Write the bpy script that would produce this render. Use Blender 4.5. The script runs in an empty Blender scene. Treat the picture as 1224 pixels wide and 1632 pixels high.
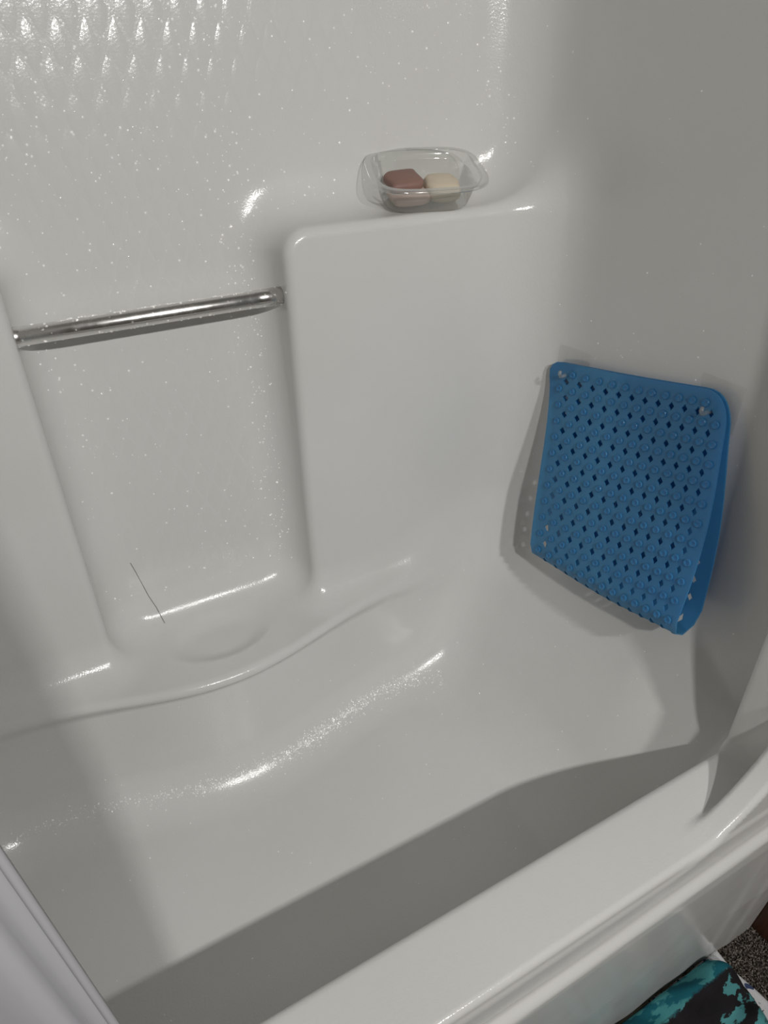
import bpy, bmesh, math, random
import numpy as np
from mathutils import Vector, Matrix

random.seed(7)
rng = np.random.default_rng(7)
scene = bpy.context.scene
COL = scene.collection

# ------------------------------------------------------------------ camera
# world: x along the tub (right end at 0), y into the wall, z up; metres
cam_data = bpy.data.cameras.new('camera')
cam_data.sensor_fit = 'VERTICAL'
cam_data.sensor_height = 36.0
cam_data.lens = 1107.0 / 1632.0 * 36.0
cam_data.clip_start = 0.01
cam = bpy.data.objects.new('camera', cam_data)
COL.objects.link(cam)
right = Vector((0.87782, -0.47877, -0.01428))
down = Vector((-0.27158, -0.47294, -0.83820))
fwd = Vector((0.39455, 0.73967, -0.54518))
m3 = Matrix((right, -down, -fwd)).transposed()
cam.matrix_world = Matrix.Translation((-0.9202, -0.2771, 1.4)) @ m3.to_4x4()
scene.camera = cam

# ------------------------------------------------------------------ world, lamps, exposure
world = bpy.data.worlds.new('world')
scene.world = world
world.use_nodes = True
world.node_tree.nodes['Background'].inputs[0].default_value = (0.9, 0.95, 1.0, 1)
world.node_tree.nodes['Background'].inputs[1].default_value = 0.15

LAMPS = [(-0.38, -1.4, 2.11), (-0.90, -1.4, 2.11)]
for p in LAMPS:                                   # the two shaded lamps over the vanity across the room
    ld = bpy.data.lights.new('vanity_lamp', 'AREA')
    ld.shape = 'RECTANGLE'
    ld.size = 0.10
    ld.size_y = 0.05
    ld.energy = 14.3
    ld.color = (1.0, 0.985, 0.955)
    lo = bpy.data.objects.new('vanity_lamp', ld)
    lo.location = p
    lo.rotation_euler = Vector((0.05, 0.80, -0.60)).to_track_quat('-Z', 'Y').to_euler()
    COL.objects.link(lo)

vs = scene.view_settings
vs.view_transform = 'Standard'
vs.look = 'None'
vs.gamma = 1.0
vs.use_curve_mapping = False
vs.exposure = 0.0

# ------------------------------------------------------------------ helpers
def link(o, parent=None):
    COL.objects.link(o)
    if parent is not None:
        o.parent = parent
    return o

def mesh_obj(name, verts, faces, mat, parent=None, smooth=True, normals=None):
    me = bpy.data.meshes.new(name)
    me.from_pydata([tuple(map(float, v)) for v in verts], [], [tuple(map(int, f)) for f in faces])
    me.update()
    if mat:
        me.materials.append(mat)
    if smooth:
        me.polygons.foreach_set('use_smooth', [True] * len(me.polygons))
    if normals is not None:
        me.normals_split_custom_set_from_vertices([tuple(map(float, n)) for n in normals])
    o = bpy.data.objects.new(name, me)
    return link(o, parent)

def bm_obj(name, bm, mat, parent=None, smooth=True):
    me = bpy.data.meshes.new(name)
    bmesh.ops.recalc_face_normals(bm, faces=bm.faces)
    bm.to_mesh(me)
    bm.free()
    if mat:
        me.materials.append(mat)
    if smooth:
        me.polygons.foreach_set('use_smooth', [True] * len(me.polygons))
    return link(bpy.data.objects.new(name, me), parent)

def empty(name, loc=(0, 0, 0)):
    o = bpy.data.objects.new(name, None)
    o.location = loc
    o.empty_display_size = 0.05
    return link(o)

def tag(o, label=None, cat=None, group=None, kind=None):
    if label: o['label'] = label
    if cat: o['category'] = cat
    if group: o['group'] = group
    if kind: o['kind'] = kind
    return o

def box(name, lo, hi, mat, parent=None, bevel=0.0):
    bm = bmesh.new()
    bmesh.ops.create_cube(bm, size=1.0)
    for v in bm.verts:
        v.co = Vector([lo[i] + (v.co[i] + 0.5) * (hi[i] - lo[i]) for i in range(3)])
    if bevel:
        bmesh.ops.bevel(bm, geom=list(bm.edges), offset=bevel, segments=2, affect='EDGES', profile=0.5)
    return bm_obj(name, bm, mat, parent, smooth=False)

# ------------------------------------------------------------------ materials
def new_mat(name):
    m = bpy.data.materials.new(name)
    m.use_nodes = True
    nt = m.node_tree
    return m, nt, nt.nodes['Principled BSDF'], nt.nodes['Material Output']

def nd(nt, t, **kw):
    n = nt.nodes.new(t)
    for k, v in kw.items():
        setattr(n, k, v)
    return n

def ramp(nt, src, stops):
    r = nd(nt, 'ShaderNodeValToRGB')
    el = r.color_ramp.elements
    while len(el) < len(stops):
        el.new(0.5)
    for e, (p, c) in zip(el, stops):
        e.position = p
        e.color = (*c, 1)
    nt.links.new(src, r.inputs[0])
    return r

def mat_gelcoat():
    m, nt, b, out = new_mat('white_gelcoat')
    tc = nd(nt, 'ShaderNodeTexCoord')
    n1 = nd(nt, 'ShaderNodeTexNoise')
    n1.inputs['Scale'].default_value = 3.0
    n1.inputs['Detail'].default_value = 4
    nt.links.new(tc.outputs['Object'], n1.inputs['Vector'])
    r = ramp(nt, n1.outputs['Fac'], [(0.35, (0.74, 0.735, 0.715)), (0.7, (0.78, 0.778, 0.765))])
    nt.links.new(r.outputs[0], b.inputs['Base Color'])
    n2 = nd(nt, 'ShaderNodeTexNoise')
    n2.inputs['Scale'].default_value = 14.0
    n2.inputs['Detail'].default_value = 6
    nt.links.new(tc.outputs['Object'], n2.inputs['Vector'])
    r2 = ramp(nt, n2.outputs['Fac'], [(0.3, (0.13,) * 3), (0.75, (0.24,) * 3)])
    nt.links.new(r2.outputs[0], b.inputs['Roughness'])
    n3 = nd(nt, 'ShaderNodeTexNoise')
    n3.inputs['Scale'].default_value = 320.0
    n3.inputs['Detail'].default_value = 2
    nt.links.new(tc.outputs['Object'], n3.inputs['Vector'])
    bp = nd(nt, 'ShaderNodeBump')
    bp.inputs['Strength'].default_value = 0.12
    bp.inputs['Distance'].default_value = 0.002
    nt.links.new(n3.outputs['Fac'], bp.inputs['Height'])
    nt.links.new(bp.outputs['Normal'], b.inputs['Normal'])
    b.inputs['Specular IOR Level'].default_value = 0.5
    return m

def mat_simple(name, col, rough=0.5, metal=0.0, spec=0.5):
    m, nt, b, out = new_mat(name)
    tc = nd(nt, 'ShaderNodeTexCoord')
    n = nd(nt, 'ShaderNodeTexNoise')
    n.inputs['Scale'].default_value = 25.0
    n.inputs['Detail'].default_value = 5
    nt.links.new(tc.outputs['Object'], n.inputs['Vector'])
    r = ramp(nt, n.outputs['Fac'], [(0.3, tuple(c * 0.92 for c in col)), (0.7, tuple(min(1, c * 1.06) for c in col))])
    nt.links.new(r.outputs[0], b.inputs['Base Color'])
    b.inputs['Roughness'].default_value = rough
    b.inputs['Metallic'].default_value = metal
    b.inputs['Specular IOR Level'].default_value = spec
    return m

def mat_clear(name, tint, gloss=0.10, haze=0.10, haze_col=(0.9, 0.9, 0.9), rough=0.08, edge=0.45):
    """thin clear plastic: mostly see-through, some gloss by angle, a little haze"""
    m, nt, b, out = new_mat(name)
    nt.nodes.remove(b)
    tr = nd(nt, 'ShaderNodeBsdfTransparent'); tr.inputs[0].default_value = (*tint, 1)
    gl = nd(nt, 'ShaderNodeBsdfGlossy'); gl.inputs['Roughness'].default_value = rough
    df = nd(nt, 'ShaderNodeBsdfDiffuse'); df.inputs[0].default_value = (*haze_col, 1)
    m1 = nd(nt, 'ShaderNodeMixShader'); m1.inputs[0].default_value = haze
    nt.links.new(tr.outputs[0], m1.inputs[1]); nt.links.new(df.outputs[0], m1.inputs[2])
    lw = nd(nt, 'ShaderNodeLayerWeight'); lw.inputs[0].default_value = 0.35
    mr = nd(nt, 'ShaderNodeMath', operation='MULTIPLY_ADD')
    mr.inputs[1].default_value = edge; mr.inputs[2].default_value = gloss * 0.4
    nt.links.new(lw.outputs['Fresnel'], mr.inputs[0])
    m2 = nd(nt, 'ShaderNodeMixShader')
    nt.links.new(mr.outputs[0], m2.inputs[0])
    nt.links.new(m1.outputs[0], m2.inputs[1]); nt.links.new(gl.outputs[0], m2.inputs[2])
    nt.links.new(m2.outputs[0], out.inputs[0])
    return m

def mat_water():
    m, nt, b, out = new_mat('water')
    nt.nodes.remove(b)
    tr = nd(nt, 'ShaderNodeBsdfTransparent')
    gl = nd(nt, 'ShaderNodeBsdfGlossy'); gl.inputs['Roughness'].default_value = 0.16
    gl.inputs['Color'].default_value = (0.30, 0.30, 0.30, 1)
    ad = nd(nt, 'ShaderNodeAddShader')
    nt.links.new(tr.outputs[0], ad.inputs[0]); nt.links.new(gl.outputs[0], ad.inputs[1])
    nt.links.new(ad.outputs[0], out.inputs[0])
    return m

def mat_blue():
    m, nt, b, out = new_mat('translucent_blue_vinyl')
    nt.nodes.remove(b)
    tr = nd(nt, 'ShaderNodeBsdfTransparent'); tr.inputs[0].default_value = (0.36, 0.68, 0.92, 1)
    df = nd(nt, 'ShaderNodeBsdfDiffuse'); df.inputs[0].default_value = (0.14, 0.55, 0.97, 1)
    tl = nd(nt, 'ShaderNodeBsdfTranslucent'); tl.inputs[0].default_value = (0.14, 0.56, 0.97, 1)
    gl = nd(nt, 'ShaderNodeBsdfGlossy'); gl.inputs['Roughness'].default_value = 0.12
    md = nd(nt, 'ShaderNodeMixShader'); md.inputs[0].default_value = 0.4
    nt.links.new(df.outputs[0], md.inputs[1]); nt.links.new(tl.outputs[0], md.inputs[2])
    m1 = nd(nt, 'ShaderNodeMixShader'); m1.inputs[0].default_value = 0.50
    nt.links.new(tr.outputs[0], m1.inputs[1]); nt.links.new(md.outputs[0], m1.inputs[2])
    fr = nd(nt, 'ShaderNodeFresnel'); fr.inputs[0].default_value = 1.45
    tc = nd(nt, 'ShaderNodeTexCoord')
    nz = nd(nt, 'ShaderNodeTexNoise'); nz.inputs['Scale'].default_value = 260
    nt.links.new(tc.outputs['Object'], nz.inputs['Vector'])
    bp = nd(nt, 'ShaderNodeBump'); bp.inputs['Strength'].default_value = 0.35; bp.inputs['Distance'].default_value = 0.002
    nt.links.new(nz.outputs['Fac'], bp.inputs['Height'])
    nt.links.new(bp.outputs['Normal'], gl.inputs['Normal'])
    m2 = nd(nt, 'ShaderNodeMixShader')
    nt.links.new(fr.outputs[0], m2.inputs[0])
    nt.links.new(m1.outputs[0], m2.inputs[1]); nt.links.new(gl.outputs[0], m2.inputs[2])
    nt.links.new(m2.outputs[0], out.inputs[0])
    return m

def mat_towel():
    m, nt, b, out = new_mat('towel_print')
    tc = nd(nt, 'ShaderNodeTexCoord')
    n0 = nd(nt, 'ShaderNodeTexNoise'); n0.inputs['Scale'].default_value = 40; n0.inputs['Detail'].default_value = 3
    nt.links.new(tc.outputs['UV'], n0.inputs['Vector'])
    vm = nd(nt, 'ShaderNodeVectorMath', operation='MULTIPLY_ADD')
    vm.inputs[1].default_value = (0.05, 0.05, 0.05)
    nt.links.new(n0.outputs['Color'], vm.inputs[0]); nt.links.new(tc.outputs['UV'], vm.inputs[2])
    # band of teal along the fold, charcoal beyond it
    sep = nd(nt, 'ShaderNodeSeparateXYZ'); nt.links.new(vm.outputs[0], sep.inputs[0])
    n1 = nd(nt, 'ShaderNodeTexNoise'); n1.inputs['Scale'].default_value = 11; n1.inputs['Detail'].default_value = 1.5
    nt.links.new(vm.outputs[0], n1.inputs['Vector'])
    teal = ramp(nt, n1.outputs['Fac'], [(0.0, (0.012, 0.10, 0.14)), (0.52, (0.016, 0.13, 0.17)), (0.56, (0.07, 0.28, 0.30)), (1, (0.09, 0.32, 0.34))])
    n2 = nd(nt, 'ShaderNodeTexNoise'); n2.inputs['Scale'].default_value = 15; n2.inputs['Detail'].default_value = 1.0
    nt.links.new(vm.outputs[0], n2.inputs['Vector'])
    dark = ramp(nt, n2.outputs['Fac'], [(0.0, (0.016, 0.015, 0.017)), (0.57, (0.024, 0.022, 0.025)), (0.60, (0.10, 0.33, 0.35)), (1, (0.12, 0.38, 0.40))])
    band = ramp(nt, sep.outputs['Y'], [(0.0, (0, 0, 0)), (0.88, (0, 0, 0)), (0.895, (1, 1, 1)), (1, (1, 1, 1))])
    mx = nd(nt, 'ShaderNodeMix', data_type='RGBA')
    nt.links.new(band.outputs[0], mx.inputs[0])
    nt.links.new(dark.outputs[0], mx.inputs[6]); nt.links.new(teal.outputs[0], mx.inputs[7])
    nt.links.new(mx.outputs[2], b.inputs['Base Color'])
    b.inputs['Roughness'].default_value = 0.95
    b.inputs['Specular IOR Level'].default_value = 0.1
    n3 = nd(nt, 'ShaderNodeTexNoise'); n3.inputs['Scale'].default_value = 700
    nt.links.new(tc.outputs['Object'], n3.inputs['Vector'])
    bp = nd(nt, 'ShaderNodeBump'); bp.inputs['Strength'].default_value = 0.6; bp.inputs['Distance'].default_value = 0.002
    nt.links.new(n3.outputs['Fac'], bp.inputs['Height']); nt.links.new(bp.outputs['Normal'], b.inputs['Normal'])
    return m

def mat_towel_white():
    m, nt, b, out = new_mat('towel_white_back')
    tc = nd(nt, 'ShaderNodeTexCoord')
    w = nd(nt, 'ShaderNodeTexNoise'); w.inputs['Scale'].default_value = 14; w.inputs['Detail'].default_value = 1
    nt.links.new(tc.outputs['UV'], w.inputs['Vector'])
    r = ramp(nt, w.outputs['Fac'], [(0, (0.62, 0.62, 0.64)), (0.60, (0.66, 0.66, 0.68)), (0.63, (0.05, 0.07, 0.16)), (1, (0.03, 0.05, 0.12))])
    nt.links.new(r.outputs[0], b.inputs['Base Color'])
    b.inputs['Roughness'].default_value = 0.95
    n3 = nd(nt, 'ShaderNodeTexNoise'); n3.inputs['Scale'].default_value = 600
    nt.links.new(tc.outputs['Object'], n3.inputs['Vector'])
    bp = nd(nt, 'ShaderNodeBump'); bp.inputs['Strength'].default_value = 0.6; bp.inputs['Distance'].default_value = 0.002
    nt.links.new(n3.outputs['Fac'], bp.inputs['Height']); nt.links.new(bp.outputs['Normal'], b.inputs['Normal'])
    return m

def mat_carpet():
    m, nt, b, out = new_mat('flecked_carpet')
    tc = nd(nt, 'ShaderNodeTexCoord')
    n = nd(nt, 'ShaderNodeTexNoise'); n.inputs['Scale'].default_value = 260; n.inputs['Detail'].default_value = 2
    nt.links.new(tc.outputs['Object'], n.inputs['Vector'])
    r = ramp(nt, n.outputs['Fac'], [(0.35, (0.02, 0.017, 0.015)), (0.50, (0.075, 0.062, 0.052)), (0.64, (0.30, 0.265, 0.23))])
    nt.links.new(r.outputs[0], b.inputs['Base Color'])
    b.inputs['Roughness'].default_value = 0.95
    b.inputs['Specular IOR Level'].default_value = 0.1
    return m

def mat_wood():
    m, nt, b, out = new_mat('dark_stained_wood')
    tc = nd(nt, 'ShaderNodeTexCoord')
    mp = nd(nt, 'ShaderNodeMapping'); mp.inputs['Scale'].default_value = (40, 40, 4)
    nt.links.new(tc.outputs['Object'], mp.inputs[0])
    n = nd(nt, 'ShaderNodeTexNoise'); n.inputs['Scale'].default_value = 3; n.inputs['Detail'].default_value = 6
    nt.links.new(mp.outputs[0], n.inputs['Vector'])
    r = ramp(nt, n.outputs['Fac'], [(0.3, (0.025, 0.010, 0.006)), (0.7, (0.085, 0.034, 0.018))])
    nt.links.new(r.outputs[0], b.inputs['Base Color'])
    b.inputs['Roughness'].default_value = 0.35
    return m

def mat_chrome():
    m, nt, b, out = new_mat('brushed_chrome')
    tc = nd(nt, 'ShaderNodeTexCoord')
    n = nd(nt, 'ShaderNodeTexNoise'); n.inputs['Scale'].default_value = 60; n.inputs['Detail'].default_value = 4
    nt.links.new(tc.outputs['Object'], n.inputs['Vector'])
    r = ramp(nt, n.outputs['Fac'], [(0.3, (0.2,) * 3), (0.7, (0.3,) * 3)])
    nt.links.new(r.outputs[0], b.inputs['Roughness'])
    b.inputs['Base Color'].default_value = (0.76, 0.75, 0.735, 1)
    b.inputs['Metallic'].default_value = 1.0
    return m

def mat_curtain():
    m, nt, b, out = new_mat('white_curtain_vinyl')
    b.inputs['Base Color'].default_value = (0.52, 0.52, 0.545, 1)
    b.inputs['Roughness'].default_value = 0.55
    tl = nd(nt, 'ShaderNodeBsdfTranslucent'); tl.inputs[0].default_value = (0.5, 0.5, 0.52, 1)
    mx = nd(nt, 'ShaderNodeMixShader'); mx.inputs[0].default_value = 0.25
    nt.links.new(b.outputs[0], mx.inputs[1]); nt.links.new(tl.outputs[0], mx.inputs[2])
    nt.links.new(mx.outputs[0], out.inputs[0])
    return m

M_GEL = mat_gelcoat()
M_BLUE = mat_blue()
M_CLEAR = mat_clear('clear_plastic', (0.95, 0.955, 0.94), gloss=0.16, haze=0.22, haze_col=(0.75, 0.76, 0.74))
M_DROP = mat_water()
M_PAD = mat_clear('clear_adhesive', (0.992, 0.992, 0.99), gloss=0.02, haze=0.02, edge=0.12)
M_CHROME = mat_chrome()
M_BROWN = mat_simple('brown_soap', (0.29, 0.17, 0.14), 0.55)
M_PINK = mat_simple('pale_pink_soap', (0.60, 0.45, 0.39), 0.55)
M_CREAM = mat_simple('cream_soap', (0.74, 0.64, 0.50), 0.5)
M_TOWEL = mat_towel()
M_TOWELW = mat_towel_white()
M_CARPET = mat_carpet()
M_WOOD = mat_wood()
M_CURT = mat_curtain()
M_CAULK = mat_simple('aged_caulk', (0.30, 0.26, 0.20), 0.7)
M_CRACK = mat_simple('dark_crack', (0.12, 0.11, 0.10), 0.8)
M_PAINT = mat_simple('painted_wall', (0.30, 0.28, 0.25), 0.7)
M_CEIL = mat_simple('ceiling_paint', (0.5, 0.49, 0.47), 0.8)

# ------------------------------------------------------------------ the moulded unit as one implicit surface
def smin(a, b, k):
    h = np.clip(0.5 + 0.5 * (b - a) / k, 0, 1)
    return b * (1 - h) + a * h - k * h * (1 - h)

def smax(a, b, k):
    return -smin(-a, -b, k)

def rext(a, b, r):
    """rounded intersection of two half fields"""
    a = a + r
    b = b + r
    return np.sqrt(np.maximum(a, 0) ** 2 + np.maximum(b, 0) ** 2) + np.minimum(np.maximum(a, b), 0) - r

def rrect(x, z, x0, x1, z0, z1, r):
    qx = np.abs(x - (x0 + x1) / 2) - (x1 - x0) / 2 + r
    qz = np.abs(z - (z0 + z1) / 2) - (z1 - z0) / 2 + r
    return np.sqrt(np.maximum(qx, 0) ** 2 + np.maximum(qz, 0) ** 2) + np.minimum(np.maximum(qx, qz), 0) - r

def sstep(t):
    t = np.clip(t, 0, 1)
    return t * t * (3 - 2 * t)

XB, XP = -0.533, -0.924          # inner edges of the two shelf blocks
ZS = 1.19                        # shelf height
JR, JL = -0.13, -1.33            # front jamb faces
def y_back(z):
    return 0.830 + 0.040 * (z - 0.5)

def x_right(z):
    return -0.05 + 0.03 * (z - 0.5)

def prims(x, y, z):
    back = y_back(z) - y
    yf = 0.75 - 0.012 * np.clip((0.75 - z) / 0.3, 0, 1) ** 2
    bR = rext(rrect(x, z, XB, 0.6, 0.0, ZS, 0.042), yf - y, 0.016)
    bL = rext(rrect(x, z, -2.2, XP, 0.0, ZS, 0.042), yf - y, 0.016)
    rt = x_right(z) - x
    lf = x - (-1.46 - x_right(z))
    return back, bR, bL, rt, lf

def basin(x, y, z):
    depth = np.clip((0.5 - z) / 0.28, -0.2, 1.2)
    bump = np.exp(-((x + 0.745) / 0.255) ** 2)
    under_ = sstep((0.484 - z) / 0.030) * sstep((-0.22 - x) / 0.25)
    yh = 0.708 + 0.065 * sstep((x + 0.37) / 0.2) - 0.092 * bump - 0.012 * depth + under_ * (0.009 + 0.013 * bump)
    yl = 0.096 + 0.025 * depth
    xh = -0.058 - 0.21 * np.clip(depth, -0.2, 1.2)
    xl = -1.33 + 0.06 * depth
    cx, cy = (xh + xl) / 2, (yh + yl) / 2
    r = 0.03 + 0.12 * sstep((y - 0.2) / 0.3)
    qx = np.abs(x - cx) - (xh - xl) / 2 + r
    qy = np.abs(y - cy) - (yh - yl) / 2 + r
    d2 = np.sqrt(np.maximum(qx, 0) ** 2 + np.maximum(qy, 0) ** 2) + np.minimum(np.maximum(qx, qy), 0) - r
    zf = 0.22 + 0.012 * (x + 0.7)
    return rext(d2, zf - z, 0.085)

def solid(x, y, z):
    back, bR, bL, rt, lf = prims(x, y, z)
    d = smin(smin(back, bR, 0.075), bL, 0.075)
    d = smin(d, rt, 0.15)
    d = smin(d, lf, 0.15)
    d = rext(d, -0.008 * np.clip(z / 0.2, 0, 1) + 0.003 * np.clip(1 - z / 0.2, 0, 1) - y, 0.006)
    # tub body: rim, deck and soap shelf, with the basin taken out
    dish = 0.011 * np.exp(-(np.maximum((((x + 0.735) / 0.085) ** 2 + ((y - 0.735) / 0.055) ** 2), 0)) ** 3)
    lip = 0.004 * np.exp(-((y - 0.625) / 0.03) ** 2) * np.exp(-((x + 0.745) / 0.25) ** 2)
    deck = z - (0.5 - 0.008 * sstep((y - 0.3) / 0.2) - dish + lip)
    body = rext(deck, -0.008 * np.clip(z / 0.2, 0, 1) + 0.003 * np.clip(1 - z / 0.2, 0, 1) - y, 0.009)
    k = 0.012 + sstep((y - 0.15) / 0.3) * (0.004 + 0.069 * sstep((x + 0.42) / 0.2))
    tub = smax(body, -basin(x, y, z), k)
    kk = 0.02 + sstep((y - 0.12) / 0.2) * (0.055 + 0.08 * sstep((x + 0.42) / 0.25))
    d = smin(d, tub, kk)
    # front jambs
    for s in (0, 1):
        jx = (JR - x) if s == 0 else (x - JL)
        jx = jx + 0.03 * (z - 0.6)* (1 if s == 0 else -1) * 0.0
        jb = rext(rext(jx, y - 0.100, 0.010), -0.008 * np.clip(z / 0.2, 0, 1) + 0.003 * np.clip(1 - z / 0.2, 0, 1) - y, 0.010)
        d = smin(d, jb, 0.018)
    # front lip round the opening
    op = rrect(x, z, JL, JR, 0.483, 4.5, 0.24)
    lipf = rext(rext(-op, 0.43 - z, 0.005), np.abs(y - 0.010) - 0.018, 0.009)
    d = smin(d, lipf, 0.010)
    # apron panel with its shoulder
    zr = 0.428 + 0.045 * (x + 0.5)
    ap = rext(rext(z - zr, -0.022 * np.clip(z / 0.40, 0, 1) - y, 0.014), y - 0.03, 0.005)
    d = smin(d, ap, 0.012)
    return d

def build_shell(lo, hi, h):
    n = [int(round((hi[i] - lo[i]) / h)) + 1 for i in range(3)]
    B = 6
    n = [((k - 1 + B - 1) // B) * B + 1 for k in n]
    ax = [lo[i] + h * np.arange(n[i]) for i in range(3)]
    # coarse pass
    cn = [(k - 1) // B for k in n]
    cc = [lo[i] + h * B * (np.arange(cn[i]) + 0.5) for i in range(3)]
    X, Y, Z = np.meshgrid(*cc, indexing='ij')
    dc = solid(X, Y, Z).astype(np.float32)
    act = np.abs(dc) < h * B * 1.5
    D = np.ones(n, np.float32)
    D[:-1, :-1, :-1] = np.repeat(np.repeat(np.repeat(dc, B, 0), B, 1), B, 2)
    D[-1], D[:, -1], D[:, :, -1] = D[-2], D[:, -2], D[:, :, -2]
    need = np.zeros(n, bool)
    idx = np.argwhere(act)
    for dx in range(B + 1):
        for dy in range(B + 1):
            for dz in range(B + 1):
                need[idx[:, 0] * B + dx, idx[:, 1] * B + dy, idx[:, 2] * B + dz] = True
    I, J, K = np.nonzero(need)
    D[I, J, K] = solid(ax[0][I], ax[1][J], ax[2][K])
    S = D < 0
    # cells crossed by the surface
    c8 = np.zeros([k - 1 for k in n], np.int8)
    for a in (0, 1):
        for b in (0, 1):
            for c in (0, 1):
                c8 += S[a:n[0] - 1 + a, b:n[1] - 1 + b, c:n[2] - 1 + c]
    mix = (c8 > 0) & (c8 < 8)
    vid = -np.ones(mix.shape, np.int64)
    ci = np.argwhere(mix)
    vid[mix] = np.arange(len(ci))
    P = np.array(lo) + h * (ci + 0.5)
    def grad(P, e=0.0008):
        g = np.empty_like(P)
        for a in range(3):
            q = P.copy(); q[:, a] += e
            r = P.copy(); r[:, a] -= e
            g[:, a] = (solid(*q.T) - solid(*r.T)) / (2 * e)
        return g
    P0 = P.copy()
    for it in range(4):
        g = grad(P)
        d = solid(*P.T)
        P = P - g * (d / np.maximum((g * g).sum(1), 0.2))[:, None]
        P = np.clip(P, P0 - h * 0.9, P0 + h * 0.9)
    N = grad(P)
    N /= np.maximum(np.linalg.norm(N, axis=1), 1e-9)[:, None]
    F = []
    for a in range(3):
        b, c = (a + 1) % 3, (a + 2) % 3
        s0 = [slice(None)] * 3; s1 = [slice(None)] * 3
        s0[a] = slice(0, n[a] - 1); s1[a] = slice(1, n[a])
        for q in (b, c):
            s0[q] = slice(1, n[q] - 1); s1[q] = slice(1, n[q] - 1)
        A0, A1 = S[tuple(s0)], S[tuple(s1)]
        for flip, msk in ((False, A0 & ~A1), (True, ~A0 & A1)):
            e = np.argwhere(msk)
            e[:, b] += 1
            e[:, c] += 1
            q = []
            for db, dc2 in ((-1, -1), (0, -1), (0, 0), (-1, 0)):
                t = e.copy()
                t[:, b] += db
                t[:, c] += dc2
                q.append(vid[t[:, 0], t[:, 1], t[:, 2]])
            q = np.stack(q, 1)
            if flip:
                q = q[:, ::-1]
            F.append(q)
    F = np.concatenate(F)
    F = F[(F >= 0).all(1)]
    return P, N, F

V, NRM, F = build_shell((-1.50, -0.05, -0.03), (0.0, 0.95, 2.10), 0.006)
V[:, 2] = np.maximum(V[:, 2], 0.0)
V[:, 0] = np.minimum(V[:, 0], 0.0)
cen = V[F].mean(1)
cx, cy, cz = cen.T
back, bR, bL, rt, lf = [np.abs(a) for a in prims(cx, cy, cz)]
region = np.zeros(len(F), int)
W_BACK, BLK_R, BLK_L, W_RIGHT, W_LEFT, BASIN, RIM, APRON, SOAP, JAMB_R, JAMB_L = range(11)
stack = np.stack([back, bR, bL, rt, lf], 1)
region = stack.argmin(1)
front = (cy < 0.106) & (cz >= 0.53)
region[front & (cx > -0.75)] = JAMB_R
region[front & (cx <= -0.75)] = JAMB_L
low = cz < 0.535
region[low] = BASIN
region[low & (cy > 0.56) & (cz > 0.465)] = SOAP
region[(cy < 0.106) & (cz > 0.45) & ((cz < 0.56) | ((cz < 0.74) & (cx < JR - 0.012) & (cx > -0.7) & (cy < 0.045)))] = RIM
region[(cy < 0.012) & (cz < 0.478)] = APRON
region[(cy < 0.001) & (cz < 0.486) & (cz < 0.47)] = APRON

def sub_shell(code, name, parent=None):
    f = F[region == code]
    u, inv = np.unique(f, return_inverse=True)
    return mesh_obj(name, V[u], inv.reshape(f.shape), M_GEL, parent, True, NRM[u])

wall_back = tag(sub_shell(W_BACK, 'wall_back'), kind='structure')
sub_shell(BLK_R, 'shelf_block', wall_back)
sub_shell(BLK_L, 'shelf_block', wall_back)
wall_right = tag(sub_shell(W_RIGHT, 'wall_right'), kind='structure')
sub_shell(JAMB_R, 'jamb', wall_right)
wall_left = tag(sub_shell(W_LEFT, 'wall_left'), kind='structure')
sub_shell(JAMB_L, 'jamb', wall_left)
tub = tag(empty('bathtub', (-0.73, 0.35, 0)), 'glossy white moulded bathtub with broad front rim and apron', 'bathtub')
def under(o, p):
    o.parent = p
    o.matrix_parent_inverse = Matrix.Translation(p.location).inverted()
    return o
for code, nm in ((BASIN, 'basin'), (RIM, 'rim'), (APRON, 'apron'), (SOAP, 'soap_ledge')):
    under(sub_shell(code, nm), tub)

# ------------------------------------------------------------------ embossed diamonds of the back wall
DW, DH = 0.036, 0.082
def diamond_mesh():
    n = 6
    vs_, fs_ = [], []
    for j in range(n + 1):
        for i in range(n + 1):
            a, b = i / n, j / n
            x = (a - b) * 0.5 * DW
            z = (a + b - 1) * 0.5 * DH
            hgt = (16 * a * (1 - a) * b * (1 - b)) ** 0.7
            vs_.append((x, 0.0004 - hgt * 0.0015, z))
    for j in range(n):
        for i in range(n):
            p = j * (n + 1) + i
            fs_.append((p, p + 1, p + n + 2, p + n + 1))
    return vs_, fs_
dv, df_ = diamond_mesh()
dia_me = None
far_v, far_f = [], []
tilt = math.atan(0.040)
row = 0
z = 0.60
while z < 1.97:
    xs = np.arange(-1.13, -0.32, DW) + (0.5 * DW if row % 2 else 0)
    for x in xs:
        if z < 1.30 and not (-0.868 < x < -0.602):
            continue
        if z < 1.34 and not (-0.93 < x < -0.52):
            continue
        if not (-1.1 < x < -0.335):
            continue
        fade = min(1.0, max(0.15, (-0.34 - x) / 0.22)) * min(1.0, 0.45 + 0.55 * max(0.0, (z - 0.8) / 0.5))
        if z < 1.50 and x > -0.98:
            if dia_me is None:
                o = mesh_obj('embossed_diamond', dv, df_, M_GEL, wall_back)
                dia_me = o.data
            else:
                o = bpy.data.objects.new('embossed_diamond', dia_me)
                link(o, wall_back)
            o.location = (x, y_back(z), z)
            o.rotation_euler = (-tilt, 0, 0)
            o.scale = (1, fade, 1)
        else:
            base = len(far_v)
            for (a, b, c) in dv:
                far_v.append((x + a, y_back(z + c) + b * fade, z + c))
            far_f += [tuple(base + q for q in f) for f in df_]
    z += DH / 2
    row += 1
o = mesh_obj('embossed_diamonds_beyond', far_v, far_f, M_GEL, wall_back)
o['kind'] = 'stuff'

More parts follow.
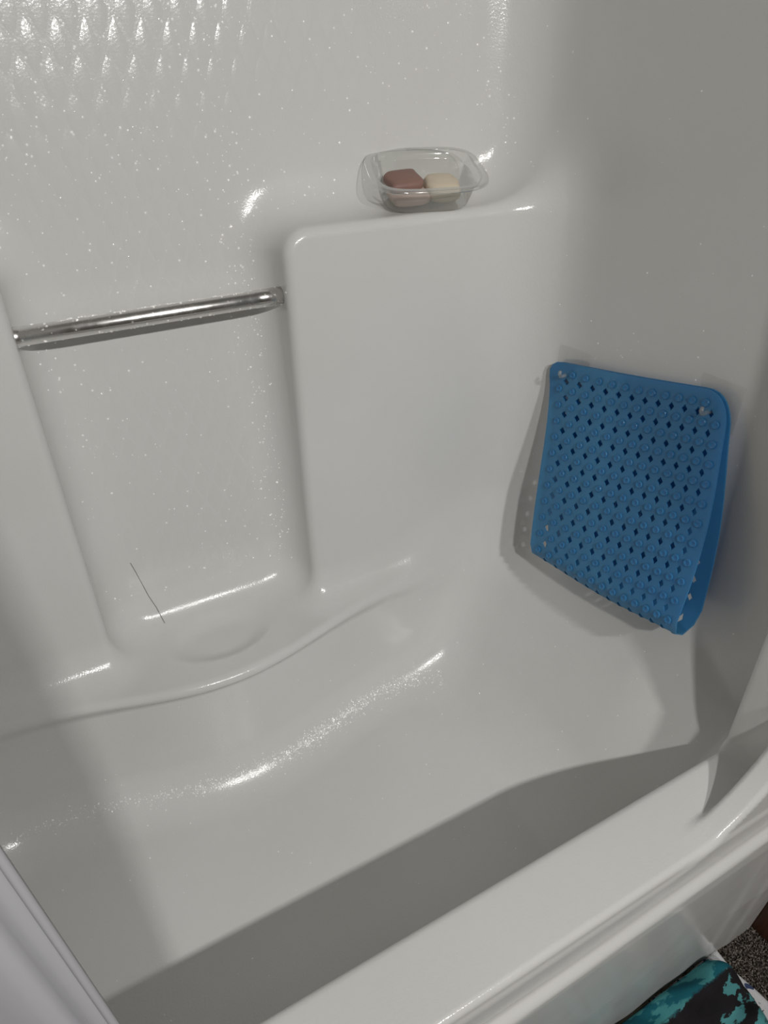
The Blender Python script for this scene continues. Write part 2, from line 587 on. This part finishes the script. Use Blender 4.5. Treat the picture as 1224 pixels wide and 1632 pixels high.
# hairline crack low on the back wall
def tube(pts, r, seg=8, cap=True):
    vs_, fs_ = [], []
    n = len(pts)
    pts = [Vector(p) for p in pts]
    rr = r if hasattr(r, '__len__') else [r] * n
    up = Vector((0.13, 0.31, 0.94))
    for i, p in enumerate(pts):
        t = (pts[min(i + 1, n - 1)] - pts[max(i - 1, 0)]).normalized()
        a = t.cross(up)
        if a.length < 1e-3: a = t.cross(Vector((1, 0, 0)))
        a.normalize(); b = t.cross(a)
        for k in range(seg):
            th = 2 * math.pi * k / seg
            vs_.append(p + (a * math.cos(th) + b * math.sin(th)) * rr[i])
    for i in range(n - 1):
        for k in range(seg):
            fs_.append((i * seg + k, i * seg + (k + 1) % seg, (i + 1) * seg + (k + 1) % seg, (i + 1) * seg + k))
    if cap:
        fs_.append(tuple(range(seg - 1, -1, -1)))
        fs_.append(tuple((n - 1) * seg + k for k in range(seg)))
    return vs_, fs_
crk = [(-0.852, 0.640), (-0.846, 0.612), (-0.841, 0.585), (-0.836, 0.558), (-0.828, 0.531), (-0.822, 0.505)]
cp = []
for (x, z) in crk:
    q = np.array([[x, 0.7, z]])
    for _ in range(60):
        q[:, 1] += solid(*q.T) * 0.9
    cp.append((q[0][0], q[0][1] - 0.0004, q[0][2]))
a, b = tube(cp, 0.0005, 5)
mesh_obj('crack', a, b, M_CRACK, wall_back)

# ------------------------------------------------------------------ grab bar
bar_c = Vector((-0.7285, 0.785, 1.088))
bar = tag(empty('grab_bar', bar_c), 'wet chrome bar across the recess of the back wall, between two shelf blocks', 'grab bar')
prof_ = [(-0.205, 0.0138), (-0.1885, 0.0138), (-0.188, 0.0132), (0.150, 0.0132), (0.1505, 0.0138), (0.205, 0.0138)]
a, b = tube([(x, 0, 0) for x, r in prof_], [r for x, r in prof_], 40)
mesh_obj('rod', a, b, M_CHROME, bar)

def drop_cap(p, nrm, r, flat, vs_, fs_, seg=6):
    nrm = Vector(nrm).normalized()
    a = nrm.cross(Vector((0.3, 0.2, 0.9))).normalized()
    b = nrm.cross(a)
    base = len(vs_)
    for (rad, hh) in ((1.0, -0.05), (0.75, 0.66)):
        for k in range(seg):
            th = 2 * math.pi * k / seg
            vs_.append(Vector(p) + (a * math.cos(th) + b * math.sin(th)) * r * rad + nrm * r * flat * hh)
    vs_.append(Vector(p) + nrm * r * flat)
    for k in range(seg):
        k2 = (k + 1) % seg
        fs_.append((base + k, base + k2, base + seg + k2, base + seg + k))
        fs_.append((base + seg + k, base + seg + k2, base + 2 * seg))

vs_, fs_ = [], []
for i in range(150):
    x = random.uniform(-0.195, 0.195)
    th = random.choice([random.gauss(-1.57, 0.5), random.uniform(-math.pi, math.pi), random.gauss(1.6, 0.6)])
    n = Vector((0, math.cos(th), math.sin(th)))
    r = random.uniform(0.0009, 0.0022) * (1.25 if math.sin(th) < -0.7 else 1)
    drop_cap(Vector((x, 0, 0)) + n * 0.0131, n, r, 0.75, vs_, fs_, 8)
tag(mesh_obj('water_droplets', vs_, fs_, M_DROP, bar), kind='stuff')

# droplets on the walls: finest and thickest high on the back wall
def scatter(code, count, weight, rmin, rmax, parent):
    f = F[region == code]
    c = V[f].mean(1)
    w = weight(c)
    w = w / w.sum()
    pick = rng.choice(len(f), count, p=w)
    vs_, fs_ = [], []
    for i in pick:
        q = V[f[i]]
        a, b = rng.random(2)
        p = q[0] * (1 - a) * (1 - b) + q[1] * a * (1 - b) + q[2] * a * b + q[3] * (1 - a) * b
        r = rmin + (rmax - rmin) * rng.random() ** 3
        drop_cap(p, NRM[f[i][0]], r, 0.6, vs_, fs_)
    o = mesh_obj('water_droplets', vs_, fs_, M_DROP, parent)
    o['kind'] = 'stuff'
    return o
scatter(W_BACK, 1900, lambda c: ((c[:, 2] > 0.55) & (c[:, 2] < 1.6)) * (0.15 + np.exp(-((c[:, 0] + 0.8) / 0.22) ** 2 - ((c[:, 2] - 1.4) / 0.16) ** 2)
        + 0.6 * np.exp(-((c[:, 0] + 0.57) / 0.03) ** 2)), 0.0008, 0.0021, wall_back)
scatter(W_RIGHT, 160, lambda c: ((c[:, 2] > 0.5) & (c[:, 2] < 1.5)) * (0.3 + np.exp(-((c[:, 2] - 0.98) / 0.05) ** 2)), 0.0006, 0.0017, wall_right)
under(scatter(BASIN, 2600, lambda c: (c[:, 1] > 0.50) * (c[:, 0] < -0.30 + 0.4 * (c[:, 1] - 0.62)) * np.exp(-((c[:, 2] - 0.247) / 0.008) ** 2) * (0.3 + np.exp(-((c[:, 0] + 0.6) / 0.22) ** 2)) + 0.004, 0.0006, 0.0015, None), tub)  # dense droplet band added along the basin fillet to lengthen its highlight streak

# ------------------------------------------------------------------ blue mat hung on two clear hooks
MG = np.array([                                   # front layer, top to bottom
 [(-0.0542, 0.6749, 0.9253), (-0.0537, 0.5582, 0.9448), (-0.0531, 0.4575, 0.9631), (-0.0526, 0.3702, 0.9813), (-0.0521, 0.2936, 0.9963)],
 [(-0.0684, 0.6453, 0.8449), (-0.0678, 0.5338, 0.8637), (-0.0673, 0.4368, 0.8813), (-0.0667, 0.3518, 0.8994), (-0.0663, 0.2768, 0.9146)],
 [(-0.088, 0.624, 0.7604), (-0.0874, 0.5125, 0.7797), (-0.0869, 0.4154, 0.7974), (-0.0863, 0.3298, 0.8163), (-0.0859, 0.2542, 0.8324)],
 [(-0.1106, 0.6028, 0.6736), (-0.1101, 0.4935, 0.6925), (-0.1096, 0.3978, 0.7095), (-0.109, 0.3127, 0.7286), (-0.1085, 0.2374, 0.7452)],
 [(-0.1354, 0.5754, 0.5872), (-0.1349, 0.473, 0.6032), (-0.1345, 0.3823, 0.6175), (-0.1339, 0.3005, 0.6351), (-0.1335, 0.2275, 0.6509)]])
MB_ = MG.copy()                                   # back layer, close to the wall
for j_ in range(5):
    MB_[j_, :, 0] = x_right(MG[j_, :, 2]) - (0.0095 + 0.022 * j_ / 4)
    MB_[j_, 0, 0] -= 0.010
    MB_[j_, 1, 0] -= 0.003

def lag(t):
    k = np.linspace(0, 1, 5)
    w = []
    for i in range(5):
        p = 1.0
        for j in range(5):
            if j != i:
                p *= (t - k[j]) / (k[i] - k[j])
        w.append(p)
    return np.array(w)

def patch(G, u, t):
    return np.einsum('i,ijk,j->k', lag(t), G, lag(u))

MW, MH = 0.385, 0.78
VB = 0.46
def mat_point(u, v):
    """sheet folded in half: back layer down, round the fold, front layer up"""
    if v < VB:
        return patch(MB_, u, v / VB)
    if v > 1 - VB:
        return patch(MG, u, (1 - v) / VB)
    phi = (v - VB) / (1 - 2 * VB) * math.pi
    p0, p1 = patch(MB_, u, 1.0), patch(MG, u, 1.0)
    dn = p1 - patch(MG, u, 0.95)
    dn /= np.linalg.norm(dn)
    hf = (p0 - p1) / 2
    return (p0 + p1) / 2 + hf * math.cos(phi) + dn * np.linalg.norm(hf) * 1.1 * math.sin(phi)

def mat_out(u, v):
    e = 2e-3
    a = mat_point(min(u + e, 1), v) - mat_point(max(u - e, 0), v)
    b = mat_point(u, min(v + e, 1)) - mat_point(u, max(v - e, 0))
    n = np.cross(b, a)
    return n / np.linalg.norm(n)
OUT_SIGN = 1.0 if mat_out(0.5, 0.2)[0] > 0 else -1.0
def mat_side(u, v):
    return mat_out(u, v) * OUT_SIGN               # outer side: wall for the back layer, room for the front

NC, NR = 12, 24
MU, MV = 0.021 / MW, 0.021 / MH
uv, faces2 = [], []
index = {}
def vert(u, v):
    key = (round(u, 5), round(v, 5))
    if key not in index:
        index[key] = len(uv)
        uv.append(key)
    return index[key]
us = np.linspace(MU, 1 - MU, NC + 1)
vv = np.linspace(MV, 1 - MV, NR + 1)
hs = 0.23
for j in range(NR):
    for i in range(NC):
        u0, u1, v0, v1 = us[i], us[i + 1], vv[j], vv[j + 1]
        um, vm = (u0 + u1) / 2, (v0 + v1) / 2
        du, dv2 = (u1 - u0) * hs, (v1 - v0) * hs
        o8 = [vert(u0, v0), vert(um, v0), vert(u1, v0), vert(u1, vm), vert(u1, v1), vert(um, v1), vert(u0, v1), vert(u0, vm)]
        h4 = [vert(*q) for q in [(um, vm - dv2), (um + du, vm), (um, vm + dv2), (um - du, vm)]]
        faces2 += [(o8[7], o8[0], h4[3]), (o8[0], h4[0], h4[3]), (o8[0], o8[1], h4[0]),
                   (o8[1], o8[2], h4[0]), (o8[2], h4[1], h4[0]), (o8[2], o8[3], h4[1]),
                   (o8[3], o8[4], h4[1]), (o8[4], h4[2], h4[1]), (o8[4], o8[5], h4[2]),
                   (o8[5], o8[6], h4[2]), (o8[6], h4[3], h4[2]), (o8[6], o8[7], h4[3])]
def outline(u, v):
    """push a point of the inner rectangle out to the rounded outline"""
    a, b = (u - 0.5) / (0.5 - MU), (v - 0.5) / (0.5 - MV)
    X, Y = a * MW / 2, b * MH / 2
    R = 0.055 if X > 0 else 0.028
    ex, ey = abs(X) - (MW / 2 - R), abs(Y) - (MH / 2 - R)
    if ex > 0 and ey > 0:
        f = max(ex, ey) / math.hypot(ex, ey)
        X = math.copysign(MW / 2 - R + ex * f, X)
        Y = math.copysign(MH / 2 - R + ey * f, Y)
    return X / MW + 0.5, Y / MH + 0.5
per = []
for i in range(NC * 2): per.append((us[0] + (us[-1] - us[0]) * i / (NC * 2), vv[0]))
for j in range(NR * 2): per.append((us[-1], vv[0] + (vv[-1] - vv[0]) * j / (NR * 2)))
for i in range(NC * 2): per.append((us[-1] - (us[-1] - us[0]) * i / (NC * 2), vv[-1]))
for j in range(NR * 2): per.append((us[0], vv[-1] - (vv[-1] - vv[0]) * j / (NR * 2)))
rings = []
for t in (0.0, 0.5, 0.90, 1.0):
    ring = []
    for (u, v) in per:
        U, W = outline(u, v)
        ring.append(vert(u + (U - u) * t, v + (W - v) * t))
    rings.append(ring)
NP = len(per)
for a, b in zip(rings[:-1], rings[1:]):
    for k in range(NP):
        q = list(dict.fromkeys([b[k], b[(k + 1) % NP], a[(k + 1) % NP], a[k]]))
        if len(q) >= 3:
            faces2.append(tuple(q))
PM = np.array([mat_point(u, v) for u, v in uv])
NM = np.array([mat_side(u, v) for u, v in uv])
edge_set = set(rings[-1]) | set(rings[-2])
TH = 0.0020
mat_c = Vector((-0.105, 0.40, 0.78))
bath_mat = tag(empty('bath_mat', mat_c), 'translucent blue vinyl bath mat folded double, hanging on the right wall', 'bath mat')
bm = bmesh.new()
top, bot = [], []
for i in range(len(uv)):
    th = TH * (1.4 if i in edge_set else 1.0)
    top.append(bm.verts.new(Vector(PM[i] + NM[i] * th / 2) - mat_c))
    bot.append(bm.verts.new(Vector(PM[i] - NM[i] * th / 2) - mat_c))
und = {}
for f in faces2:
    bm.faces.new([top[q] for q in f])
    bm.faces.new([bot[q] for q in reversed(f)])
    for a, b in zip(f, f[1:] + f[:1]):
        und.setdefault(frozenset((a, b)), []).append((a, b))
for key, l in und.items():                        # walls of the holes and of the outline
    if len(l) == 1:
        a, b = l[0]
        bm.faces.new([top[a], bot[a], bot[b], top[b]])
sheet = bm_obj('sheet', bm, M_BLUE, bath_mat, smooth=True)
sheet.data.set_sharp_from_angle(angle=math.radians(50))

def cup_mesh():
    prof = [(0.0062, 0.0), (0.0066, 0.0016), (0.0056, 0.0032), (0.0044, 0.0026), (0.0022, 0.0012), (0.0, 0.0010)]
    seg = 12
    v_, f_ = [], []
    for (r, h) in prof[:-1]:
        for k in range(seg):
            th = 2 * math.pi * k / seg
            v_.append((r * math.cos(th), r * math.sin(th), h))
    v_.append((0, 0, prof[-1][1]))
    for j in range(len(prof) - 2):
        for k in range(seg):
            f_.append((j * seg + k, j * seg + (k + 1) % seg, (j + 1) * seg + (k + 1) % seg, (j + 1) * seg + k))
    j = len(prof) - 2
    for k in range(seg):
        f_.append((j * seg + k, j * seg + (k + 1) % seg, len(v_) - 1))
    return v_, f_
cv, cf = cup_mesh()
cup_me = None
for j in range(NR + 1):
    for i in range(NC + 1):
        u, v = us[i], vv[j]
        if (i in (0, NC)) and (j in (0, NR) or j < 12):
            continue
        p, n = mat_point(u, v), mat_side(u, v)
        if cup_me is None:
            o = mesh_obj('suction_cup', cv, cf, M_BLUE, bath_mat)
            cup_me = o.data
        else:
            o = link(bpy.data.objects.new('suction_cup', cup_me), bath_mat)
        o.location = Vector(p + n * TH * 0.5) - mat_c
        o.rotation_euler = Vector(n).to_track_quat('Z', 'Y').to_euler()

# two clear adhesive hooks
def hook(u, v, label):
    p = Vector(patch(MG, u, v))
    wx = x_right(p.z)
    q = np.array([[p.x + 0.0, p.y, p.z]])
    for _ in range(60):
        q[:, 0] += solid(*q.T) * 0.9
    w = Vector(q[0])
    r = tag(empty('adhesive_hook', w), label, 'hook', 'clear hooks holding the bath mat')
    bm = bmesh.new()
    pts = [(-0.036, -0.036), (0.036, -0.036), (0.036, 0.036), (-0.036, 0.036)]
    n = 5
    g = {}
    for j in range(n + 1):
        for i in range(n + 1):
            yy, zz = w.y - 0.036 + 0.072 * i / n, w.z - 0.036 + 0.072 * j / n + 0.012
            q = np.array([[w.x - 0.01, yy, zz]])
            for _ in range(50):
                q[:, 0] += solid(*q.T) * 0.9
            g[i, j, 0] = bm.verts.new(Vector(q[0]) - Vector((0.0008, 0, 0)) - w)
    for j in range(n):
        for i in range(n):
            bm.faces.new([g[i, j, 0], g[i + 1, j, 0], g[i + 1, j + 1, 0], g[i, j + 1, 0]])
    res = bmesh.ops.extrude_face_region(bm, geom=list(bm.faces))
    for e in res['geom']:
        if isinstance(e, bmesh.types.BMVert):
            e.co.x -= 0.0012
    bm_obj('backing_pad', bm, M_PAD, r, smooth=False)
    dx = p.x - w.x
    pts = [(-0.001, 0, 0.004), (dx - 0.006, 0, 0.002), (dx - 0.0125, 0, 0.003), (dx - 0.015, 0, 0.008), (dx - 0.014, 0, 0.014)]
    a, b = tube(pts, [0.005, 0.0035, 0.0034, 0.0034, 0.0028], 10)
    mesh_obj('hook_arm', a, b, M_CLEAR, r)
hook(0.085, 0.075, 'clear square adhesive hook behind the upper left corner of the blue mat')
hook(0.885, 0.105, 'clear square adhesive hook behind the upper right corner of the blue mat')

# ------------------------------------------------------------------ clear food container with soap
def superring(a, b, p, z, n=48):
    out = []
    for k in range(n):
        t = 2 * math.pi * k / n
        c, s = math.cos(t), math.sin(t)
        out.append((a * math.copysign(abs(c) ** (2 / p), c), b * math.copysign(abs(s) ** (2 / p), s), z))
    return out

def loft(rings, close_first=True, close_last=False):
    v_, f_ = [], []
    n = len(rings[0])
    for r in rings:
        v_ += r
    for j in range(len(rings) - 1):
        for k in range(n):
            f_.append((j * n + k, j * n + (k + 1) % n, (j + 1) * n + (k + 1) % n, (j + 1) * n + k))
    if close_first: f_.append(tuple(range(n - 1, -1, -1)))
    if close_last: f_.append(tuple((len(rings) - 1) * n + k for k in range(n)))
    return v_, f_

CT = Matrix.Translation((-0.258, 0.806, 1.205)) @ Matrix.Rotation(math.radians(-15), 4, 'Z') @ Matrix.Rotation(math.radians(20), 4, 'X') @ Matrix.Scale(1.08, 4)
box_e = tag(empty('food_container'), 'clear plastic takeaway tub holding soap, tilted on the shelf ledge', 'container')
box_e.matrix_world = CT
R_ = [(0.060, 0.038, 3.2, 0.0006), (0.064, 0.042, 3.4, 0.0), (0.067, 0.045, 3.6, 0.003), (0.074, 0.051, 3.8, 0.034), (0.0755, 0.0525, 3.8, 0.0365), (0.079, 0.056, 3.8, 0.038), (0.081, 0.058, 3.8, 0.046)]
a, b = loft([superring(*q) for q in R_])
mesh_obj('bowl', a, b, M_CLEAR, box_e)
RR = [(0.081, 0.058, 3.8, 0.046), (0.0825, 0.0595, 3.8, 0.0468), (0.085, 0.062, 3.8, 0.0462), (0.0885, 0.0655, 3.6, 0.0462), (0.0905, 0.0675, 3.6, 0.0452), (0.091, 0.068, 3.6, 0.042), (0.0902, 0.0672, 3.6, 0.0412)]
a, b = loft([superring(*q) for q in RR], close_first=False)
mesh_obj('rim', a, b, M_CLEAR, box_e)

def soap(name, label, loc, size, rot, mat, p=4.0, dent=0.0):
    a, b, h = size
    rg = []
    for t in np.linspace(-1, 1, 13):
        k = (1 - abs(t) ** 3.2) ** (1 / 3.2) if abs(t) < 1 else 0.02
        k = max(k, 0.25) if abs(t) == 1 else max(k, 0.5)
        rg.append([(x * 1.0 + 0.0015 * math.sin(9 * y / b), y, z + dent * math.exp(-(x / a) ** 2 * 6)) for x, y, z in superring(a * k, b * k, p, h * t, 32)])
    v_, f_ = loft(rg, True, True)
    o = mesh_obj(name, v_, f_, mat)
    o.matrix_world = CT @ Matrix.Translation(loc) @ Matrix.Rotation(math.radians(rot), 4, 'Z')
    tag(o, label, 'soap', 'soap bars in the clear container')
    return o
soap('soap_bar', 'pale pink soap slab under the brown soap in the clear tub', (-0.026, -0.006, 0.0095), (0.031, 0.027, 0.008), 4, M_PINK)
soap('soap_bar', 'reddish brown bar of soap on top in the clear tub', (-0.032, 0.006, 0.0255), (0.027, 0.024, 0.0095), 8, M_BROWN, 5.0)
soap('soap_bar', 'cream coloured bar of soap on the right in the clear tub', (0.029, 0.0, 0.0150), (0.027, 0.031, 0.0135), -6, M_CREAM, 2.8, -0.001)

# ------------------------------------------------------------------ shower curtain at the left
cu = tag(empty('shower_curtain', (-1.15, -0.04, 0.12)), 'white shower curtain drawn to the left end, edge hanging outside the tub rim', 'curtain')
v_, f_ = [], []
nx, nz = 90, 40
for j in range(nz + 1):
    z = 0.10 + (2.02 - 0.10) * j / nz
    for i in range(nx + 1):
        t = i / nx
        x = -1.36 + 0.396 * t - 0.035 * t * (z - 0.75) + 0.006 * math.sin(z * 3.1) * t
        y = -0.072 + 0.026 * math.sin(t * 26 + 0.5 * math.sin(z * 2)) * (1 - 0.35 * t) + 0.01 * math.sin(t * 61 + z)
        if t > 0.96:
            y -= (t - 0.96) * 0.25
        v_.append((x + 1.15, y + 0.04, z - 0.12))
for j in range(nz):
    for i in range(nx):
        p = j * (nx + 1) + i
        f_.append((p, p + 1, p + nx + 2, p + nx + 1))
c_o = mesh_obj('curtain_sheet', v_, f_, M_CURT, cu)
sm = c_o.modifiers.new('thickness', 'SOLIDIFY'); sm.thickness = 0.0012
a, b = tube([v_[j * (nx + 1) + nx] for j in range(nz + 1)], 0.0022, 6)
mesh_obj('hem', a, b, M_CURT, cu)

# ------------------------------------------------------------------ floor, towel, trim
fl = tag(box('floor', (-2.2, -2.1, -0.02), (1.2, 1.0, 0.0), M_CARPET), kind='structure')
vs_, fs_ = [], []
for i in range(9000):
    x, y = random.uniform(-0.26, 0.12), random.uniform(-0.26, -0.004)
    h, r = random.uniform(0.004, 0.009), random.uniform(0.0010, 0.0019)
    lx, ly = random.gauss(0, 0.003), random.gauss(0, 0.003)
    th = random.uniform(0, 6.28)
    base = len(vs_)
    for k in range(3):
        vs_.append((x + r * math.cos(th + k * 2.094), y + r * math.sin(th + k * 2.094), 0))
    for k in range(3):
        vs_.append((x + lx + 0.8 * r * math.cos(th + k * 2.094), y + ly + 0.8 * r * math.sin(th + k * 2.094), h))
    for k in range(3):
        fs_.append((base + k, base + (k + 1) % 3, base + 3 + (k + 1) % 3, base + 3 + k))
    fs_.append((base + 3, base + 4, base + 5))
tag(mesh_obj('carpet_pile', vs_, fs_, M_CARPET, fl), kind='stuff')

def cloth(name, mat, parent, func, nu, nv, thick):
    v_, f_, uvs = [], [], []
    for j in range(nv + 1):
        for i in range(nu + 1):
            v_.append(func(i / nu, j / nv)); uvs.append((i / nu, j / nv))
    for j in range(nv):
        for i in range(nu):
            p = j * (nu + 1) + i
            f_.append((p, p + 1, p + nu + 2, p + nu + 1))
    o = mesh_obj(name, v_, f_, mat, parent)
    ul = o.data.uv_layers.new(name='UVMap')
    for li, loop in enumerate(o.data.loops):
        ul.data[li].uv = uvs[loop.vertex_index]
    s = o.modifiers.new('thickness', 'SOLIDIFY'); s.thickness = thick; s.offset = -1
    return o
tw = tag(empty('towel', (-0.30, -0.13, 0.0)), 'crumpled teal and charcoal patterned towel with white back, on the carpet against the tub', 'towel')
def tw_main(u, v):
    # v=1 along the apron, u=1 right end
    x = -0.62 + 0.505 * u
    y = -0.285 + 0.278 * v
    x += 0.012 * math.sin(9 * v + 1) * u
    h = 0.030 + 0.012 * math.sin(11 * u + 5 * v) + 0.010 * math.sin(23 * v - 6 * u) + 0.007 * math.sin(31 * u + 17 * v)
    h += 0.030 * math.exp(-((v - 0.90) / 0.10) ** 2)
    edge = min(1, (1 - u) / 0.10)
    h = 0.016 + (h - 0.016) * math.sqrt(max(0, 1 - (1 - edge) ** 2))
    e2 = min(1, (1 - v) / 0.06)
    h = 0.013 + (h - 0.013) * math.sqrt(max(0.0, 1 - (1 - e2) ** 2))
    return (x + 0.30, y + 0.13, h)
cloth('printed_face', M_TOWEL, tw, tw_main, 90, 60, 0.005)
def tw_white(u, v):
    x = -0.26 + 0.165 * u + 0.02 * (v - 0.6) - 0.010 * math.sin(v * 8)
    y = -0.285 + 0.280 * v
    h = 0.0095 + 0.006 * max(0, math.sin(10 * v + 4 * u)) + 0.003 * math.sin(20 * u)
    return (x + 0.30, y + 0.13, max(0.0065, h))
cloth('white_back', M_TOWELW, tw, tw_white, 30, 40, 0.005)

# caulk along the foot and the right edge of the apron
a, b = tube([(-1.45, -0.002, 0.002), (-0.7, -0.002, 0.002), (-0.003, -0.002, 0.002)], 0.0035, 8)
under(mesh_obj('caulk_bead', a, b, M_CAULK), tub)
a, b = tube([(0.001, -0.001, 0.0), (0.001, -0.012, 0.2), (0.001, -0.023, 0.42)], 0.003, 8)
under(mesh_obj('caulk_bead', a, b, M_CAULK), tub)

tr = tag(box('trim_1', (0.004, -0.045, 0.0), (0.10, 0.05, 2.1), M_WOOD, bevel=0.004), kind='structure')
tag(box('wall_front', (-2.2, -2.12, 0.0), (1.2, -2.1, 2.42), M_PAINT), kind='structure')
tag(box('wall_far_left', (-2.22, -2.1, 0.0), (-2.2, 1.0, 2.42), M_PAINT), kind='structure')
tag(box('wall_far_right', (1.2, -2.1, 0.0), (1.22, 1.0, 2.42), M_PAINT), kind='structure')
tag(box('wall_beside_tub', (0.101, 0.0, 0.0), (1.2, 0.05, 2.42), M_PAINT), kind='structure')
tag(box('wall_above_tub', (-2.2, 0.0, 2.1), (0.101, 0.05, 2.42), M_PAINT), kind='structure')
tag(box('wall_beyond_tub', (-2.2, 0.0, 0.0), (-1.501, 0.05, 2.1), M_PAINT), kind='structure')
tag(box('ceiling', (-2.2, -2.1, 2.42), (1.2, 1.0, 2.44), M_CEIL), kind='structure')
tag(box('ceiling_over_tub', (-1.5, 0.051, 2.1), (0.0, 1.0, 2.12), M_CEIL), kind='structure')
